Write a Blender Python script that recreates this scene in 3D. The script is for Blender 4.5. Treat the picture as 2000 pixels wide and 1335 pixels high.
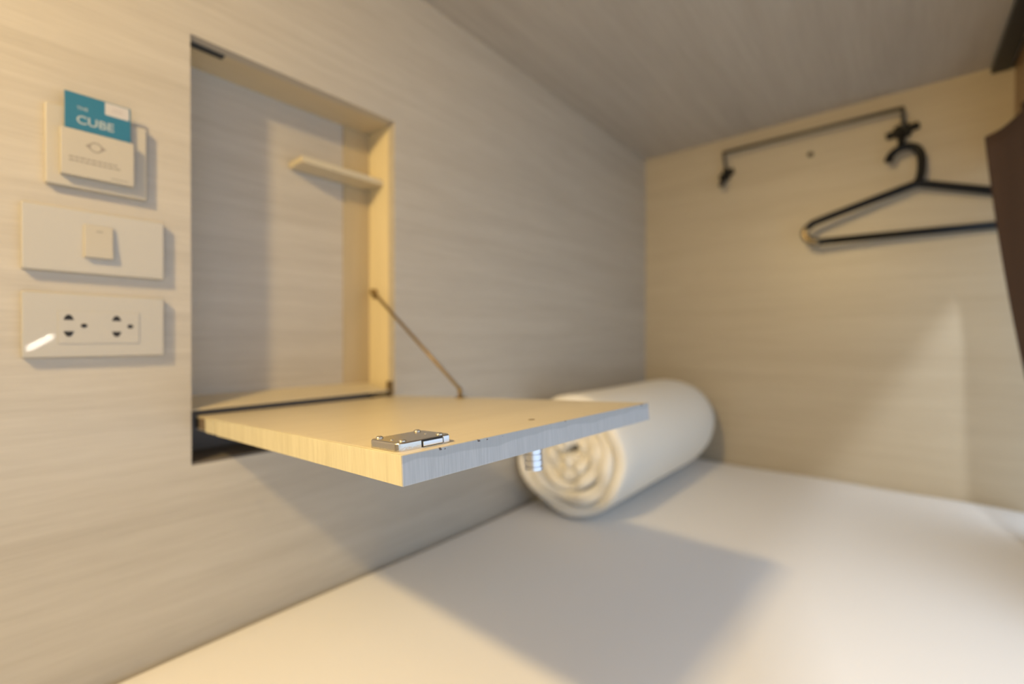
import bpy, bmesh, math, random
from mathutils import Vector, Matrix
random.seed(7)
for o in list(bpy.data.objects): bpy.data.objects.remove(o)
sc = bpy.context.scene
COL = sc.collection
R = math.radians

# ------------------------------------------------------------------ camera, world, lights, exposure
F_PX, YAW, PITCH, ROLL = 885.32, 40.318, -0.304, 0.042
CAM = Vector((0.6965, 0.0, 0.0))
cd = bpy.data.cameras.new('camera'); cam = bpy.data.objects.new('camera', cd); COL.objects.link(cam)
cd.sensor_fit = 'HORIZONTAL'; cd.sensor_width = 36.0; cd.lens = F_PX / 2000 * 36.0
cd.clip_start = 0.01; cd.clip_end = 50
a, b, c = R(YAW), R(PITCH), R(ROLL)
fwd = Vector((-math.sin(a) * math.cos(b), math.cos(a) * math.cos(b), math.sin(b)))
r0 = Vector((math.cos(a), math.sin(a), 0)); u0 = r0.cross(fwd)
rt = r0 * math.cos(c) + u0 * math.sin(c); up = -r0 * math.sin(c) + u0 * math.cos(c)
m = Matrix((rt, up, -fwd)).transposed().to_4x4(); m.translation = CAM
cam.matrix_world = m
cd.dof.use_dof = True; cd.dof.focus_distance = 0.290; cd.dof.aperture_fstop = 2.7
sc.camera = cam

w = bpy.data.worlds.new('corridor_light'); sc.world = w; w.use_nodes = True
bg = w.node_tree.nodes['Background']; bg.inputs[0].default_value = (0.67, 0.815, 1.0, 1); bg.inputs[1].default_value = 1.46

def area(name, loc, target, size, size_y, power, color, portal=False, spin=0.0):
    l = bpy.data.lights.new(name, 'AREA'); l.shape = 'RECTANGLE'; l.size = size; l.size_y = size_y
    l.energy = power; l.color = color
    if portal: l.cycles.is_portal = True
    o = bpy.data.objects.new(name, l); COL.objects.link(o); o.location = loc
    d = Vector(target) - Vector(loc)
    o.rotation_euler = (d.to_track_quat('-Z', 'Y').to_matrix() @ Matrix.Rotation(spin, 3, 'Z')).to_euler()
    return o
# warm reading strip high on the head-end wall
area('warm_strip_lamp', (0.395, -0.43, 0.57), (0.815, 0.27, -0.01), 0.115, 0.03, 11.6, (1.0, 0.71, 0.31))
# cool corridor ceiling lamp outside the pod, shining in below the lintel
area('corridor_ceiling_lamp', (1.37, -1.50, 1.10), (0.70, 0.95, -0.35), 0.10, 0.10, 28.0, (0.90, 0.95, 1.0))
# short bright tube across the corridor, seen as a streak in the socket plate
area('corridor_tube_lamp', (1.50, 0.134, -0.0105), (0.0, 0.134, -0.0105), 0.072, 0.0075, 0.085, (1.0, 0.93, 0.80), spin=R(36))
# the pod's open side lets the corridor light in
area('opening_portal', (0.95, 0.55, 0.0), (0.0, 0.55, 0.0), 2.04, 0.86, 1.0, (1, 1, 1), portal=True)

vs = sc.view_settings
vs.view_transform = 'Standard'; vs.look = 'None'; vs.gamma = 1.0; vs.use_curve_mapping = False; vs.exposure = 0.0

# ------------------------------------------------------------------ helpers
def link(name, me, mat=None, parent=None):
    o = bpy.data.objects.new(name, me); COL.objects.link(o)
    if mat: me.materials.append(mat)
    if parent: o.parent = parent
    return o
def tag(o, label=None, cat=None, group=None, kind=None):
    if label: o['label'] = label
    if cat: o['category'] = cat
    if group: o['group'] = group
    if kind: o['kind'] = kind
    return o
def empty(name, loc=(0, 0, 0)):
    o = bpy.data.objects.new(name, None); COL.objects.link(o); o.location = loc; o.empty_display_size = .02
    return o
def bm_obj(name, bm, mat, parent=None, smooth=False):
    me = bpy.data.meshes.new(name); bmesh.ops.recalc_face_normals(bm, faces=bm.faces[:]); bm.to_mesh(me); bm.free()
    if smooth:
        for p in me.polygons: p.use_smooth = True
    return link(name, me, mat, parent)
def add_box(bm, lo, hi, bevel=0.0, seg=2):
    t = bmesh.new(); bmesh.ops.create_cube(t, size=1)
    for v in t.verts:
        v.co = Vector([lo[i] + (v.co[i] + .5) * (hi[i] - lo[i]) for i in range(3)])
    if bevel: bmesh.ops.bevel(t, geom=t.edges[:], offset=bevel, segments=seg, affect='EDGES', profile=0.5)
    me = bpy.data.meshes.new('t'); t.to_mesh(me); t.free(); bm.from_mesh(me); bpy.data.meshes.remove(me)
def box(name, lo, hi, mat, parent=None, bevel=0.0, seg=2, smooth=False):
    bm = bmesh.new(); add_box(bm, lo, hi, bevel, seg); return bm_obj(name, bm, mat, parent, smooth)
def add_tube(bm, pts, r, n=14, cap=True):
    pts = [Vector(p) for p in pts]; rings = []; prev = None
    for i, p in enumerate(pts):
        t = (pts[min(i + 1, len(pts) - 1)] - pts[max(i - 1, 0)]).normalized()
        if prev is None:
            x = t.orthogonal().normalized()
        else:
            x = (prev - t * prev.dot(t)).normalized()
        prev = x; y = t.cross(x)
        rr = r[i] if isinstance(r, (list, tuple)) else r
        rings.append([bm.verts.new(p + rr * (math.cos(2 * math.pi * k / n) * x + math.sin(2 * math.pi * k / n) * y)) for k in range(n)])
    for A, B in zip(rings, rings[1:]):
        for k in range(n): bm.faces.new((A[k], A[(k + 1) % n], B[(k + 1) % n], B[k]))
    if cap: bm.faces.new(rings[0][::-1]); bm.faces.new(rings[-1])
def tube(name, pts, r, mat, parent=None, n=14):
    bm = bmesh.new(); add_tube(bm, pts, r, n); return bm_obj(name, bm, mat, parent, True)
def smooth_path(ctrl, per=8):
    P = [Vector(p) for p in ctrl]; out = []
    for i in range(len(P) - 1):
        p0, p1, p2, p3 = P[max(i - 1, 0)], P[i], P[i + 1], P[min(i + 2, len(P) - 1)]
        for k in range(per):
            t = k / per
            out.append(.5 * ((2 * p1) + (p2 - p0) * t + (2 * p0 - 5 * p1 + 4 * p2 - p3) * t * t + (3 * p1 - p0 - 3 * p2 + p3) * t ** 3))
    return out + [P[-1]]
def lathe(name, prof, mat, parent=None, n=32, M=None):
    bm = bmesh.new(); rings = []
    for r_, z in prof:
        rings.append([bm.verts.new((r_ * math.cos(2 * math.pi * k / n), r_ * math.sin(2 * math.pi * k / n), z)) for k in range(n)])
    for A, B in zip(rings, rings[1:]):
        for k in range(n): bm.faces.new((A[k], A[(k + 1) % n], B[(k + 1) % n], B[k]))
    bm.faces.new(rings[0][::-1]); bm.faces.new(rings[-1])
    if M is not None: bm.transform(M)
    o = bm_obj(name, bm, mat, parent, False)
    for p in o.data.polygons: p.use_smooth = len(p.vertices) == 4
    return o

# ------------------------------------------------------------------ materials
def mat_new(name):
    mt = bpy.data.materials.new(name); mt.use_nodes = True
    return mt, mt.node_tree.nodes, mt.node_tree.links, mt.node_tree.nodes['Principled BSDF']
def plain(name, col, rough=.5, metal=0.0, spec=.5, bump=0.0, bscale=200):
    mt, N, L, P = mat_new(name)
    P.inputs['Base Color'].default_value = (*col, 1); P.inputs['Roughness'].default_value = rough
    P.inputs['Metallic'].default_value = metal; P.inputs['Specular IOR Level'].default_value = spec
    if bump:
        tc = N.new('ShaderNodeTexCoord'); nz = N.new('ShaderNodeTexNoise'); nz.inputs['Scale'].default_value = bscale
        bp = N.new('ShaderNodeBump'); bp.inputs['Strength'].default_value = bump; bp.inputs['Distance'].default_value = .002
        L.new(tc.outputs['Object'], nz.inputs['Vector']); L.new(nz.outputs['Fac'], bp.inputs['Height']); L.new(bp.outputs['Normal'], P.inputs['Normal'])
    return mt
def wood(name, axis, light, dark, rough=.38, scale=1.0, contrast=1.0):
    """pale limed laminate, grain running along the given axis"""
    mt, N, L, P = mat_new(name)
    tc = N.new('ShaderNodeTexCoord')
    def streak(along, across, seed, detail, dist=0.0):
        mp = N.new('ShaderNodeMapping'); s = [across * scale] * 3; s[axis] = along * scale
        mp.inputs['Scale'].default_value = s; mp.inputs['Location'].default_value = (seed, seed * 1.7, seed * .6)
        nz = N.new('ShaderNodeTexNoise'); nz.inputs['Scale'].default_value = 1.0; nz.inputs['Detail'].default_value = detail
        nz.inputs['Roughness'].default_value = .6; nz.inputs['Distortion'].default_value = dist
        L.new(tc.outputs['Object'], mp.inputs['Vector']); L.new(mp.outputs['Vector'], nz.inputs['Vector'])
        return nz.outputs['Fac']
    big = streak(1.6, 26, 3.1, 3, .6); mid = streak(5, 130, 9.4, 3, .3); fine = streak(22, 700, 5.2, 2)
    def mix(x, y, f):
        q = N.new('ShaderNodeMix'); q.data_type = 'FLOAT'; q.inputs[0].default_value = f
        L.new(x, q.inputs[2]); L.new(y, q.inputs[3]); return q.outputs[0]
    g = mix(mix(big, mid, .45), fine, .3)
    cr = N.new('ShaderNodeValToRGB'); e = cr.color_ramp.elements
    h = .14 / contrast
    e[0].position = .5 - h; e[0].color = (*dark, 1); e[1].position = .5 + h * .7; e[1].color = (*light, 1)
    L.new(g, cr.inputs['Fac']); L.new(cr.outputs['Color'], P.inputs['Base Color'])
    P.inputs['Roughness'].default_value = rough; P.inputs['Specular IOR Level'].default_value = .5
    bp = N.new('ShaderNodeBump'); bp.inputs['Strength'].default_value = .12; bp.inputs['Distance'].default_value = .0006
    L.new(mid, bp.inputs['Height']); L.new(bp.outputs['Normal'], P.inputs['Normal'])
    return mt
WL, WD = (.54, .50, .435), (.45, .41, .35)
M_wall_y = wood('limed_oak_wall', 1, WL, WD)
M_wall_x = wood('limed_oak_back', 0, (.535, .465, .345), (.465, .395, .285))
M_ceil = wood('limed_oak_ceiling', 1, (.51, .465, .40), (.42, .375, .32))
M_flap = wood('limed_oak_leaf', 1, (.63, .56, .41), (.57, .50, .36), rough=.34)
M_lintel = wood('brown_oak_lintel', 1, (.34, .21, .10), (.24, .14, .06))
M_floor = wood('platform_board', 1, (.45, .38, .30), (.36, .30, .23))
M_edge = wood('edge_banding_side', 2, (.66, .61, .43), (.55, .50, .335), rough=.4, scale=4.0, contrast=1.3)
M_plate = plain('white_gloss_plastic', (.475, .45, .40), .025, spec=.5)
M_plate2 = plain('white_satin_plastic', (.475, .445, .385), .28)
M_dark = plain('dark_slot', (.008, .007, .006), .6)
M_black = plain('black_plastic', (.006, .0055, .005), .42, spec=.25)
M_rail = plain('dark_grey_metal', (.035, .037, .040), .45, .3)
M_bar = plain('dark_bronze_bar', (.075, .065, .045), .42, .5)
M_brass = plain('brass_stay', (.34, .245, .115), .5, 1.0)
M_chrome = plain('nickel_plate', (.66, .63, .58), .24, 1.0, bump=.08, bscale=900)
M_screw = plain('nickel_screw', (.80, .76, .66), .16, 1.0)
M_alu = plain('aluminium', (.74, .76, .80), .33, 1.0)
M_ink = plain('grey_print', (.30, .27, .235), .5)
M_teal = plain('teal_print', (.026, .165, .275), .38)
M_white = plain('white_print', (.52, .50, .495), .4)
M_pale = plain('pale_lettering', (.36, .42, .44), .4)
M_curtain = plain('brown_curtain_cloth', (.105, .070, .060), .9, spec=.2, bump=.25, bscale=700)
M_hinge = plain('brown_hinge', (.22, .15, .07), .4, .7)

def cloth(name, col, b1=.25, s1=60, s2=1400):
    mt, N, L, P = mat_new(name)
    P.inputs['Base Color'].default_value = (*col, 1); P.inputs['Roughness'].default_value = .85
    P.inputs['Specular IOR Level'].default_value = .2; P.inputs['Sheen Weight'].default_value = .15
    tc = N.new('ShaderNodeTexCoord'); n1 = N.new('ShaderNodeTexNoise'); n1.inputs['Scale'].default_value = s1; n1.inputs['Detail'].default_value = 4
    n2 = N.new('ShaderNodeTexNoise'); n2.inputs['Scale'].default_value = s2
    b1n = N.new('ShaderNodeBump'); b1n.inputs['Strength'].default_value = b1; b1n.inputs['Distance'].default_value = .003
    b2n = N.new('ShaderNodeBump'); b2n.inputs['Strength'].default_value = .15; b2n.inputs['Distance'].default_value = .0005
    L.new(tc.outputs['Object'], n1.inputs['Vector']); L.new(tc.outputs['Object'], n2.inputs['Vector'])
    L.new(n1.outputs['Fac'], b1n.inputs['Height']); L.new(n2.outputs['Fac'], b2n.inputs['Height'])
    L.new(b1n.outputs['Normal'], b2n.inputs['Normal']); L.new(b2n.outputs['Normal'], P.inputs['Normal'])
    return mt
M_sheet = cloth('white_sheet', (.88, .865, .85), b1=.05, s1=12)
M_towel = cloth('white_blanket', (.84, .81, .735), b1=.3, s1=45)

# worn front edge banding: greyish scuffed band on top, chips along the arris
def edge_front():
    mt, N, L, P = mat_new('edge_banding_front')
    tc = N.new('ShaderNodeTexCoord'); sp = N.new('ShaderNodeSeparateXYZ'); L.new(tc.outputs['Object'], sp.inputs[0])
    def noise(sx, sy, sz, det=3):
        mp = N.new('ShaderNodeMapping'); mp.inputs['Scale'].default_value = (sx, sy, sz)
        nz = N.new('ShaderNodeTexNoise'); nz.inputs['Scale'].default_value = 1; nz.inputs['Detail'].default_value = det
        L.new(tc.outputs['Object'], mp.inputs[0]); L.new(mp.outputs[0], nz.inputs['Vector']); return nz.outputs['Fac']
    def ramp(f, p0, c0, p1, c1):
        r_ = N.new('ShaderNodeValToRGB'); e = r_.color_ramp.elements; e[0].position = p0; e[0].color = c0; e[1].position = p1; e[1].color = c1
        L.new(f, r_.inputs[0]); return r_.outputs[0]
    def math_(op, x, y):
        q = N.new('ShaderNodeMath'); q.operation = op
        for i, v in enumerate((x, y)):
            if isinstance(v, (int, float)): q.inputs[i].default_value = v
            else: L.new(v, q.inputs[i])
        return q.outputs[0]
    def mixc(f, A, B, mode='MIX'):
        q = N.new('ShaderNodeMix'); q.data_type = 'RGBA'; q.blend_type = mode
        for i, v in ((0, f), (6, A), (7, B)):
            if isinstance(v, (int, float)): q.inputs[i].default_value = v
            elif isinstance(v, tuple): q.inputs[i].default_value = v
            else: L.new(v, q.inputs[i])
        return q.outputs[2]
    fine = noise(60, 900, 40); col = ramp(fine, .35, (.385, .385, .385, 1), .65, (.44, .44, .44, 1))
    # scuff: upper band whose lower border wanders along the edge
    wav = noise(1, 14, 1, 2)
    lim = math_('MULTIPLY_ADD', wav, -.016); lim.node.inputs[2].default_value = .0015
    sc_ = math_('SUBTRACT', sp.outputs['Z'], lim); sc_ = math_('MULTIPLY', sc_, 900); sc_.node.use_clamp = True
    sc_ = math_('MULTIPLY', sc_, .55)
    col = mixc(sc_, col, (.30, .305, .305, 1))
    cracks = noise(1, 55, 6, 1); cr_ = math_('GREATER_THAN', cracks, .66); cr_ = math_('MULTIPLY', cr_, .18)
    col = mixc(cr_, col, (.42, .42, .41, 1))
    chips = noise(120, 160, 160, 2); nearTop = math_('GREATER_THAN', sp.outputs['Z'], -.0016)
    ch = math_('MULTIPLY', math_('GREATER_THAN', chips, .69), nearTop)
    col = mixc(ch, col, (.09, .065, .05, 1))
    L.new(col, P.inputs['Base Color']); P.inputs['Roughness'].default_value = .42
    return mt
M_edge_front = edge_front()

# ------------------------------------------------------------------ the pod
YB, ZC, ZM, YN, XO = 1.5716, 0.6506, -0.3962, -0.47, 1.05
NL, NR, NT, NB, ND = 0.1787, 0.4906, 0.3945, -0.1638, -0.0847
ZF = -0.56; T = .02

def rect_wall_with_hole():
    bm = bmesh.new()
    ys = [YN, NL, NR, YB]; zs = [ZF, NB, NT, ZC]
    for i in range(3):
        for j in range(3):
            if i == 1 and j == 1: continue
            add_box(bm, (ND - .02 if False else -.018, ys[i], zs[j]), (0, ys[i + 1], zs[j + 1]))
    bmesh.ops.remove_doubles(bm, verts=bm.verts[:], dist=1e-6)
    seen = {}
    for f in bm.faces[:]:                                   # drop the inner partition faces
        k = tuple(round(x, 5) for x in f.calc_center_median())
        seen.setdefault(k, []).append(f)
    bmesh.ops.delete(bm, geom=[f for fs in seen.values() if len(fs) > 1 for f in fs], context='FACES')
    return bm
wall_left = tag(bm_obj('wall_left', rect_wall_with_hole(), M_wall_y), kind='structure')
# niche lining
box('niche_back', (ND - .012, NL - .012, NB - .012), (ND, NR + .012, NT + .012), M_wall_y, wall_left)
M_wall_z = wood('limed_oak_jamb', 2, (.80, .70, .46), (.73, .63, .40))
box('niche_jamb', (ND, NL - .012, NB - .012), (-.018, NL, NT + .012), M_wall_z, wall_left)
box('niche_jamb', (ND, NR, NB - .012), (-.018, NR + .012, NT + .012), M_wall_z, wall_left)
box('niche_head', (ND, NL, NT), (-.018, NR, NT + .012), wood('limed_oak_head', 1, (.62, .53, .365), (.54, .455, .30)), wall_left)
box('niche_base', (ND, NL, NB - .012), (-.018, NR, NB), M_wall_y, wall_left)
M_void_shade = plain('painted_void_shade', (.155, .14, .13), .7)  # boards added in a dark colour to paint in the shade under the leaf
box('shade_lining', (ND, NL + .0005, NB), (ND + .004, NR - .0005, -.092), M_void_shade, wall_left)
box('shade_lining', (ND + .004, NL + .0005, NB), (-.002, NR - .0005, NB + .003), M_void_shade, wall_left)
box('shade_lining', (ND + .004, NR - .003, NB + .003), (-.019, NR - .0005, -.109), M_void_shade, wall_left)
# ledge across the niche, sloping slightly to its front
bm = bmesh.new()
prof = [(ND, -.082), (-.008, -.0912), (-.006, -.0920), (-.006, -.0937), (ND, -.090)]
v = [[bm.verts.new((x, y, z)) for x, z in prof] for y in (NL + .001, NR - .008)]
for k in range(5): bm.faces.new((v[0][k], v[0][(k + 1) % 5], v[1][(k + 1) % 5], v[1][k]))
bm.faces.new(v[0]); bm.faces.new(v[1][::-1])
bm_obj('niche_ledge', bm, M_flap, wall_left)
box('niche_shelf', (ND + .003, .339, .2865), (-.034, NR, .2965), M_flap, wall_left, .0008)
box('corner_reflection', (ND, .4377, -.084), (ND + .003, NR, NT), wood('painted_jamb_reflection', 2, (.49, .40, .25), (.44, .355, .215)), wall_left, .0006)  # added strip; the jamb's reflection in the niche back is put into its colour
sp_ = box('strike_plate', (-.030, NL + .003, NT - .0012), (-.017, .224, NT), M_rail, wall_left, .0004)
sp_['label'] = 'dark metal strike plate under the niche head'
box('hinge_block', (-.016, NR - .007, -.108), (-.004, NR, -.076), M_hinge, wall_left, .0008)

tag(box('wall_back', (-.018, YB, ZF), (XO, YB + T, ZC), M_wall_x), kind='structure')
tag(box('wall_front', (-.018, YN - T, ZF), (1.0, YN, ZC), M_wall_x), kind='structure')
tag(box('ceiling', (-.018, YN - T, ZC), (XO, YB + T, ZC + T), M_ceil), kind='structure')
tag(box('floor', (-.018, YN - T, ZF - T), (XO, YB + T, ZF), M_floor), kind='structure')
tag(box('trim_1', (.905, YN, .40), (.983, YB, ZC), M_lintel, bevel=.002), kind='structure')
tag(box('trim_2', (.866, YN, ZC - .016), (.8985, YB, ZC), M_rail, bevel=.002), kind='structure')
wb = bpy.data.objects['wall_back']
# small capped screw hole in the back wall
Mx = Matrix.Translation((.503, YB, .539)) @ Matrix.Rotation(R(90), 4, 'X')
sc_cap = lathe('screw_cap', [(.0075, 0), (.0075, .0022), (.006, .003), (.002, .0031)], M_bar, wb, 20, Mx)

# ------------------------------------------------------------------ mattress with white sheet
def mattress():
    bm = bmesh.new(); x0, x1, y0, y1 = .002, .945, YN + .004, YB - .004
    zt, zb = ZM, ZF; r = .022; nx, ny = 46, 92
    def top(x, y):
        s = .0016 * math.sin(9 * x + 3 * y) * math.sin(5.3 * y + 1) + .0012 * math.sin(17 * x - 6 * y + 2)
        dome = -.004 * max(0, (x - .75) / .165) ** 2
        back = .006 * math.exp(-((y - (y1 - .05)) / .05) ** 2) * min(1, max(0, (x - .25) / .5))
        return zt + s + dome + back
    xs = [x0 + (x1 - x0) * i / nx for i in range(nx + 1)]; ys = [y0 + (y1 - y0) * j / ny for j in range(ny + 1)]
    def edge(t, a_, b_):
        d = min(t - a_, b_ - t)
        return 0 if d >= r else r - math.sqrt(max(0, r * r - (r - d) ** 2))
    for E in (xs, ys):                                      # extra rows inside the rounded rim
        a_, b_ = E[0], E[-1]
        for k in (.02, .12, .3, .6): E.extend([a_ + r * k, b_ - r * k])
        E.sort()
    G = [[bm.verts.new((x, y, top(x, y) - min(r, edge(x, x0, x1) + edge(y, y0, y1)))) for y in ys] for x in xs]
    for i in range(len(xs) - 1):
        for j in range(len(ys) - 1): bm.faces.new((G[i][j], G[i + 1][j], G[i + 1][j + 1], G[i][j + 1]))
    rim = [G[i][0] for i in range(len(xs))] + [G[-1][j] for j in range(1, len(ys))] + [G[i][-1] for i in range(len(xs) - 2, -1, -1)] + [G[0][j] for j in range(len(ys) - 2, 0, -1)]
    low = [bm.verts.new((p.co.x, p.co.y, zb)) for p in rim]; n = len(rim)
    for k in range(n): bm.faces.new((rim[k], rim[(k + 1) % n], low[(k + 1) % n], low[k]))
    bm.faces.new(low)
    return bm_obj('mattress', bm, M_sheet, None, True)
tag(mattress(), 'low mattress under a smooth white fitted sheet filling the sleeping pod', 'mattress')

# ------------------------------------------------------------------ rolled blanket: a thick sheet wound into a spiral
def blanket():
    bm = bmesh.new(); cx, cz = .150, ZM + .1465; y1 = 1.475
    turns = 4.6; n = 260; t0 = .026
    rings = []
    for i in range(n + 1):
        f = i / n; th = -turns * 2 * math.pi * f + R(26)
        r_ = .008 + (.1345 - .008) * f
        wob = 1 + .05 * math.sin(3 * th + 4 * f) * (1 - f) + .03 * math.sin(5 * th * .7 + 1.3)* (1 - f)
        r_ *= wob
        t = t0 * (1 + .22 * math.sin(4.3 * th * .37 + 2) * (1 - .5 * f)) * (1 if f < .97 else max(.25, (1 - f) / .03))
        yn = .818 + .010 * math.sin(2.1 * th + 1) * (1 - f * .4) + .006 * math.sin(5.7 * th) + .012 * abs(f - .55)
        loop = []
        prof = []
        seg = 14
        for k in range(seg + 1):                            # outer side, far to near
            q = k / seg; prof.append((t / 2, y1 + (yn + .02 - y1) * q))
        for k in range(1, 8):                               # rounded near lip
            an = math.pi * k / 8; prof.append((t / 2 * math.cos(an), yn + .02 - .008 * math.sin(an)))
        for k in range(seg + 1):
            q = k / seg; prof.append((-t / 2, yn + .02 + (y1 - yn - .02) * q))
        for k in range(1, 6):
            an = math.pi * k / 6; prof.append((-t / 2 * math.cos(an), y1 + .012 * math.sin(an)))
        for off, y in prof:
            far = max(0, (y - 1.30) / (y1 + .012 - 1.30)); shrink = 1 - .16 * far ** 2.6
            rr = (r_ + off) * shrink * (1 + .012 * math.sin(7 * y + 2 * th))
            x = cx + rr * math.cos(th) * 1.03; z = cz + rr * math.sin(th) * 1.0
            if z < ZM + .004: z = ZM + .004 + (z - ZM - .004) * .05
            x = max(.004, x)
            loop.append(bm.verts.new((x, y, z)))
        rings.append(loop)
    m_ = len(rings[0])
    for A, B in zip(rings, rings[1:]):
        for k in range(m_): bm.faces.new((A[k], A[(k + 1) % m_], B[(k + 1) % m_], B[k]))
    bm.faces.new(rings[0][::-1]); bm.faces.new(rings[-1])
    return bm_obj('rolled_blanket', bm, M_towel, None, True)
tag(blanket(), 'thick white blanket rolled up tight, lying on the mattress against the wall', 'blanket')

# ------------------------------------------------------------------ fold-down table leaf
TILT, TOE = R(3.975), -0.0533
FL, FW, FT = 0.480, 0.3052, 0.018
flap = empty('fold_down_table')
ex = Vector((math.cos(TILT), TOE, math.sin(TILT))).normalized()
ey = Vector((-TOE, 1, 0)); ey = (ey - ex * ey.dot(ex)).normalized(); ez = ex.cross(ey)
fm = Matrix((ex, ey, ez)).transposed().to_4x4(); fm.translation = (0.0, 0.1843, -0.1006)
flap.matrix_world = fm
tag(flap, 'pale wooden fold-down table leaf with worn edges, hinged at the wall niche', 'table')
EB = .0012
EN = .0028
leaf = box('leaf', (-.012, EN, -FT), (FL - EB, FW - EB, 0), M_flap, flap, .0006)
box('edge_band', (.091, 0, -FT), (FL - EB, EN, 0), M_edge, flap, .0003)
box('edge_band', (.042, .0, -FT + .0005), (.083, EN, -.001), M_edge, flap, .0003)
box('edge_band', (.0, FW - EB, -FT), (FL - EB, FW, 0), M_edge, flap, .0003)
fe = box('edge_band', (FL - EB, 0, -FT), (FL, FW, 0), M_edge_front, flap, .0005)
fe['label'] = 'scuffed greyish-white front edge with chipped arris'
hg = box('hinge_leaf', (.014, -.0004, -.015), (.041, EN, -.002), M_hinge, flap, .0003); hg['label'] = 'brown metal hinge end'
box('hinge_recess', (-.011, .0006, -.0145), (.013, EN, -.003), M_dark, flap)
# magnetic catch case near the front corner
def catch():
    l0, l1, w0, w1, h = .4355, .4705, .0035, .0450, .0056
    root = empty('catch'); root.parent = flap; root['label'] = 'nickel-plated metal catch plate with four screws'
    bm = bmesh.new()
    t_ = bmesh.new(); bmesh.ops.create_cube(t_, size=1)
    bm.free(); bm = t_
    for v_ in bm.verts: v_.co = Vector((l0 + (v_.co.x + .5) * (l1 - l0), w0 + (v_.co.y + .5) * (w1 - w0), (v_.co.z + .5) * h))
    ve = [e for e in bm.edges if abs(e.verts[0].co.z - e.verts[1].co.z) > .003]
    bmesh.ops.bevel(bm, geom=ve, offset=.0050, segments=6, affect='EDGES', profile=.5)
    te = [e for e in bm.edges if all(v_.co.z > h - 1e-5 for v_ in e.verts) and len(e.link_faces) == 2]
    bmesh.ops.bevel(bm, geom=te, offset=.0014, segments=4, affect='EDGES', profile=.5)
    case = bm_obj('case', bm, M_chrome, root)
    # slot frame, tongue, bright end piece on the front face
    box('slot', (l1 - .0006, .0205, .0004), (l1 + .00025, .0372, .0050), M_dark, root, .0002)
    box('tongue', (l1 - .0004, .0213, .0009), (l1 + .0011, .0365, .0041), M_alu, root, .0004)
    box('striker_end', (l1 - .0004, .0376, .0003), (l1 + .0006, .0425, .0050), M_alu, root, .0005)
    def screw(l, wv, r_, hh, slot=True):
        Mm = Matrix.Translation((l, wv, h - .0001))
        lathe('screw', [(r_, 0), (r_, hh * .35), (r_ * .8, hh * .8), (r_ * .45, hh), (.0001, hh)], M_screw, root, 20, Mm)
    for l, wv in ((.4400, .0090), (.4400, .0385), (.4660, .0095), (.4665, .0375)): screw(l, wv, .0026, .0015)
    for l, wv in ((.4550, .0090), (.4545, .0350)): screw(l, wv, .0012, .0006)
    return root
catch()
# knob under the leaf and its screw through the top
lathe('screw_hole', [(.0030, 0), (.0030, .0002), (.0001, .0002)], M_hinge, flap, 18, Matrix.Translation((.4485, .151, -.00005)))
kp = [(.0060, 0), (.0080, -.0008)]
z_ = -.0008
for k in range(4):
    z_ -= .0038; kp += [(.0080, z_), (.0070, z_ - .0003), (.0070, z_ - .0011), (.0080, z_ - .0014)]; z_ -= .0014
kp += [(.0080, -.0245), (.0074, -.0252), (.0001, -.0252)]
kn = lathe('knob', kp, M_alu, flap, 36, Matrix.Translation((.4485, .151, -FT))); kn['label'] = 'ribbed aluminium knob under the leaf'
for p in kn.data.polygons: p.use_smooth = False
# folding stay from niche jamb to leaf
inv = fm.inverted()
A_ = inv @ Vector((-.060, NR - .006, .0900)); B_ = inv @ (fm @ Vector((.178, .298, .013)))
st = tube('stay_arm', [A_, A_.lerp(B_, .5), B_], .0027, M_brass, flap, 12); st['label'] = 'thin brass stay rod'
tube('stay_foot', [B_ + Vector((-.0015, 0, .0015)), B_ + Vector((0, 0, -.004)), (B_.x, B_.y, .0002)], .0034, M_brass, flap, 12)
lathe('stay_flange', [(.0085, 0), (.0085, .0012), (.004, .0022), (.0001, .0022)], M_brass, flap, 20, Matrix.Translation((B_.x, B_.y, 0)))
pw = [Vector((-.060, NR - .0005, .0900)), Vector((-.060, NR - .009, .0900))]
tube('stay_pivot', [inv @ p for p in pw], .0058, M_brass, flap, 16)
tube('stay_pivot_cup', [inv @ Vector((-.060, NR - .0006, .0905)), inv @ Vector((-.060, NR - .004, .078))], .004, M_brass, flap, 12)

# ------------------------------------------------------------------ switch plates
def wall_text(name, body, y, z, x, size, mat, parent, bold=0.0):
    cu = bpy.data.curves.new(name, 'FONT'); cu.body = body; cu.size = size; cu.extrude = .00005; cu.offset = bold
    o = bpy.data.objects.new('tmp', cu); COL.objects.link(o)
    bpy.context.view_layer.update()
    me = bpy.data.meshes.new_from_object(o.evaluated_get(bpy.context.evaluated_depsgraph_get()))
    bpy.data.objects.remove(o)
    me.transform(Matrix(((0, 0, 1, x), (1, 0, 0, y), (0, 1, 0, z), (0, 0, 0, 1))))
    me.name = name
    if me.materials: me.materials.clear()
    return link(name, me, mat, parent)
def plate_body(name, y0, z0, w_, h_, d, mat, parent):
    bm = bmesh.new(); bmesh.ops.create_cube(bm, size=1)
    for v_ in bm.verts: v_.co = Vector(((v_.co.x + .5) * d, y0 + (v_.co.y + .5) * w_, z0 + (v_.co.z + .5) * h_))
    e = [e for e in bm.edges if abs(e.verts[0].co.x - e.verts[1].co.x) > d * .5]
    bmesh.ops.bevel(bm, geom=e, offset=.0022, segments=4, affect='EDGES', profile=.5)
    te = [e for e in bm.edges if all(v_.co.x > d - 1e-6 for v_ in e.verts)]
    bmesh.ops.bevel(bm, geom=te, offset=.0018, segments=4, affect='EDGES', profile=.5)
    return bm_obj(name, bm, mat, parent)
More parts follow.
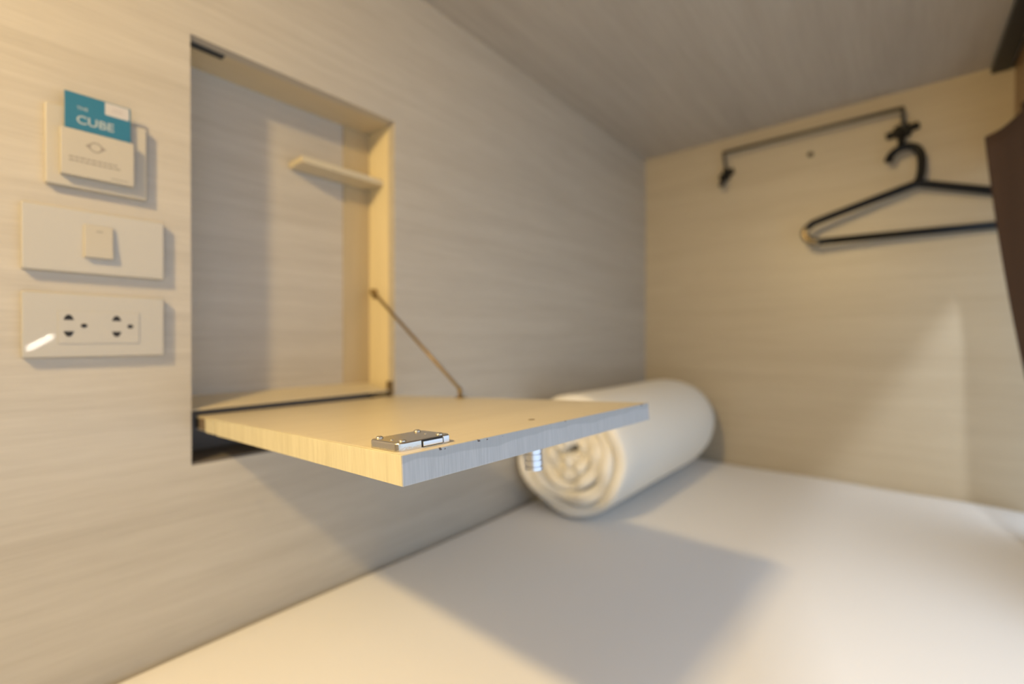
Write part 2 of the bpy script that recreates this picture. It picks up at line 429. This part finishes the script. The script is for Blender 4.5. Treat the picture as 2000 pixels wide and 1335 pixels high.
# key-card switch
kc = empty('key_card_switch', (0, 0, 0)); tag(kc, 'square white key-card switch holding a teal card, above two wide plates', 'wall switch')
plate_body('plate', .0465, .1665, .086, .086, .0085, M_plate2, kc)
pk = empty('pocket'); pk.parent = kc
bm = bmesh.new()
py0, py1, pz0, pz1, px = .0577, .1188, .1778, .2277, .0170
for lo, hi in (((px - .0025, py0, pz0), (px, py1, pz1)), ((.008, py0, pz0), (px - .0022, py0 + .003, pz1)), ((.008, py1 - .003, pz0), (px - .0022, py1, pz1)), ((.008, py0 + .003, pz0), (px - .0022, py1 - .003, pz0 + .003))):
    add_box(bm, lo, hi, .0006, 2)
bm_obj('holder', bm, M_plate2, pk)
bm = bmesh.new()                                            # printed card-insert emblem: ring with two side arrows
icy, icz = .0856, .2125
ring = 28
vo = [bm.verts.new((px + .00012, icy + .0058 * math.cos(2 * math.pi * k / ring), icz + .0058 * math.sin(2 * math.pi * k / ring))) for k in range(ring)]
vi = [bm.verts.new((px + .00012, icy + .0042 * math.cos(2 * math.pi * k / ring), icz + .0042 * math.sin(2 * math.pi * k / ring))) for k in range(ring)]
for k in range(ring): bm.faces.new((vo[k], vo[(k + 1) % ring], vi[(k + 1) % ring], vi[k]))
for s in (-1, 1):
    bm.faces.new([bm.verts.new((px + .0001, icy + s * p[0], icz + p[1])) for p in ((.0088, .0), (.0050, .0030), (.0050, -.0030))])
bm_obj('emblem', bm, M_ink, pk)
bm = bmesh.new()                                            # two short printed lines, too blurred to read
for row, (zz, y_a, y_b) in enumerate(((.1975, .0640, .1060), (.1937, .0640, .1064))):
    y = y_a
    while y < y_b - .002:
        L_ = random.uniform(.0028, .0058); e_ = min(y + L_, y_b)
        add_box(bm, (px, y, zz - .0009), (px + .00012, e_, zz + .0009)); y = e_ + .0008
bm_obj('printed_lines', bm, M_ink, pk)
box('printed_mark', (px, .0985, pz0 + .0035), (px + .0001, .1135, pz0 + .0046), M_ink, pk)
# key card standing in the pocket
card = empty('key_card'); tag(card, 'teal key card with white lettering standing in the square switch pocket', 'card')
box('card_body', (.0122, .0610, .1830), (.0134, .1164, .2685), M_teal, card, .0003)
tg = box('card_tag', (.0134, .0940, .2537), (.01355, .1149, .2676), M_white, card); tg['label'] = 'white corner panel with faint grey print'
bm = bmesh.new()
for k, zz in enumerate((.2620, .2592)):
    add_box(bm, (.01355, .1003 - .001 * k, zz - .0009), (.01362, .1088 + .001 * k, zz + .0009))
bm_obj('tag_print', bm, plain('faint_print', (.47, .44, .44), .5), card)
wall_text('lettering', 'THE', .0708, .2513, .01345, .0050, M_pale, card, .00005)
wall_text('lettering', 'CUBE', .0702, .2362, .01345, .0127, M_pale, card, .00025)
# light switch
sw = empty('light_switch'); tag(sw, 'wide white wall plate with one small rocker switch, below the key-card switch', 'wall switch')
plate_body('plate', .0289, .0730, .120, .070, .0095, M_plate, sw)
rk = bmesh.new(); add_box(rk, (.0080, .0763, .0908), (.0125, .1008, .1266), .0009, 2)
for v_ in rk.verts:
    if v_.co.x > .011: v_.co.x += .0030 * (.1266 - v_.co.z) / .0358
rko = bm_obj('rocker', rk, M_plate2, sw)
box('rocker_frame', (.0090, .0752, .0896), (.0098, .1019, .1278), M_plate2, sw, .0003)
box('rocker_mark', (.0125, .0862, .1198), (.0133, .0918, .1210), M_ink, rko)
# double socket
so = empty('double_socket'); tag(so, 'wide white wall plate with two three-pin sockets, lowest of the three plates', 'socket')
plate_body('plate', .0287, -.0196, .120, .070, .0095, M_plate, so)
md = box('socket_module', (.0090, .0556, -.0048), (.0104, .1244, .0310), M_plate, so, .0005)
def pin(name, y, z, pts):
    bm = bmesh.new(); f_ = [bm.verts.new((.0106, y + p[0], z + p[1])) for p in pts]; b_ = [bm.verts.new((.0092, y + p[0], z + p[1])) for p in pts]
    n = len(pts); bm.faces.new(f_); bm.faces.new(b_[::-1])
    for k in range(n): bm.faces.new((f_[k], f_[(k + 1) % n], b_[(k + 1) % n], b_[k]))
    bm_obj(name, bm, M_dark, md)
triU = [(-.0042, -.0022), (.0042, -.0022), (.0030, .0012), (.0012, .0036), (-.0012, .0036), (-.0030, .0012)]
triD = [(-p[0], -p[1]) for p in triU]
circ = [(.0028 * math.cos(2 * math.pi * k / 14), .0024 * math.sin(2 * math.pi * k / 14)) for k in range(14)]
for y in (.0640, .1037):
    pin('pin_slot', y, .0232, triU); pin('pin_slot', y, .0065, triD); pin('earth_hole', y + .0122, .0150, circ)

# ------------------------------------------------------------------ wall bar with two clamps
bar = empty('wall_bar', (0.49, YB, .59)); tag(bar, 'thin dark metal bar bent down to two black clamps on the back wall', 'hanging rail')
IB = Matrix.Translation((-0.49, -YB, -.59))
def clampy(x, z, zr):
    yw = YB
    p = [(x - .002, yw - .040, zr - .010), (x + .001, yw - .032, zr - .022), (x + .004, yw - .018, z + .018), (x + .004, yw - .012, z + .004)]
    return p
def local(pts): return [IB @ Vector(p) for p in pts]
for s, x, z in ((-1, .276, .533), (1, .706, .545)):
    tube('bar_leg', local(smooth_path([(x, YB - .040, .592), (x + .0005, YB - .038, .580), (x + .001, YB - .024, z + .022), (x + .001, YB - .012, z + .006)], 6)), .0046, M_bar, bar, 12)
    bm = bmesh.new()
    add_box(bm, (-.034, -.012, -.009), (.034, 0, .009), .003, 2)
    add_box(bm, (-.015, -.018, -.019), (.015, 0, .016), .004, 2)
    bm.transform(IB @ Matrix.Translation((x, YB, z)) @ Matrix.Rotation(R(-14 if s < 0 else -12), 4, 'Y'))
    if s < 0:
        bmesh.ops.scale(bm, vec=(.66, 1, 1), verts=bm.verts[:], space=Matrix.Translation(-(IB @ Vector((x, YB, z)))))
    bm_obj('clamp', bm, M_black, bar)
    tube('peg', local(smooth_path([(x, YB - .010, z - .004), (x, YB - .030, z - .020), (x - .002, YB - .044, z - .038), (x - .003, YB - .055, z - .046)], 6)), .0075, M_black, bar, 12)
tube('bar_rod', local([(.2735, YB - .040, .592), (.49, YB - .040, .592), (.7085, YB - .040, .592)]), .0052, M_bar, bar, 14)

# ------------------------------------------------------------------ clothes hanger
hg_ = empty('clothes_hanger', (.735, 1.525, .30)); tag(hg_, 'black plastic tubular clothes hanger hanging from the right clamp of the wall bar', 'hanger')
ROTZ = R(8)
def hp(pts): return [Vector((p[0] - .735, 0, p[1] - .30)) for p in pts]
hg_.rotation_euler = (0, 0, ROTZ)
hook = smooth_path(hp([(.6775, .4565), (.6830, .4725), (.6980, .4850), (.7160, .4890), (.7330, .4800), (.7415, .4600), (.7425, .4300), (.7400, .4080), (.7360, .3960)]), 6)
tube('hook', hook, [.0092] * (len(hook) - 3) + [.0094, .0098, .010], M_black, hg_, 14)
LH, RH = .498, .972
def side(e, s):
    return smooth_path(hp([(.735, .392), (.735 + s * .030, .3830), (e - s * .040, .3290), (e - s * .014, .3170), (e, .2990), (e - s * .006, .2800), (e - s * .026, .2695), (e - s * .060, .2690)]), 6)
M_tip = plain('painted_tip_highlight', (.30, .235, .13), .24, .75)  # warm lamp highlight on the black bends, painted as a gold colour
for e_, s_ in ((LH, -1), (RH, 1)):
    pth = side(e_, s_)
    sh_ = tube('shoulder', pth, .0096, M_black, hg_, 14)
    tp = tube('shoulder_highlight', pth[21:38], .0103, M_tip, sh_, 14); tp['label'] = 'bend at the end of the hanger shoulder with a painted gold highlight'
tube('crossbar', hp([(LH + .058, .2690), (.735, .2700), (RH - .058, .2690)]), .0092, M_black, hg_, 14)

# ------------------------------------------------------------------ curtain gathered at the end of the opening
def curtain():
    ctrl = [(.836, 1.366), (.853, 1.330), (.872, 1.268), (.884, 1.250)]
    for k in range(9): ctrl += [(.930, 1.240 - .007 * k), (.870, 1.236 - .007 * k), (.930, 1.233 - .007 * k), (.985, 1.230 - .007 * k)]  # outer folds, out of view, spread wide to block the corridor lamp
    line = smooth_path([(x, y, 0) for x, y in ctrl], 5)
    bm = bmesh.new(); nz = 26; G = []
    for k in range(nz + 1):
        d = .96 * k / nz; z = .425 - d; row = []
        sh = .048 * d + .118 * d * d
        amp = 1 - .25 * d
        for i, p in enumerate(line):
            x = .866 + (p.x - .866) * amp + sh + .004 * math.sin(5 * d + i * .35); y = p.y + .010 * math.sin(3.2 * d + i * .03) * d - (max(0, 1.26 - p.y) / .09) * .34 * min(1, max(0, d - .30) / .5)
            row.append(bm.verts.new((x, y, min(z, .392 if x > .893 else 1))))
        G.append(row)
    for A, B in zip(G, G[1:]):
        for i in range(len(line) - 1): bm.faces.new((A[i], A[i + 1], B[i + 1], B[i]))
    return bm
cur = bm_obj('curtain', curtain(), M_curtain, None, True)
sd = cur.modifiers.new('thickness', 'SOLIDIFY'); sd.thickness = .0022; sd.offset = 0
tag(cur, 'dark brown curtain gathered in folds at the open side of the pod', 'curtain')
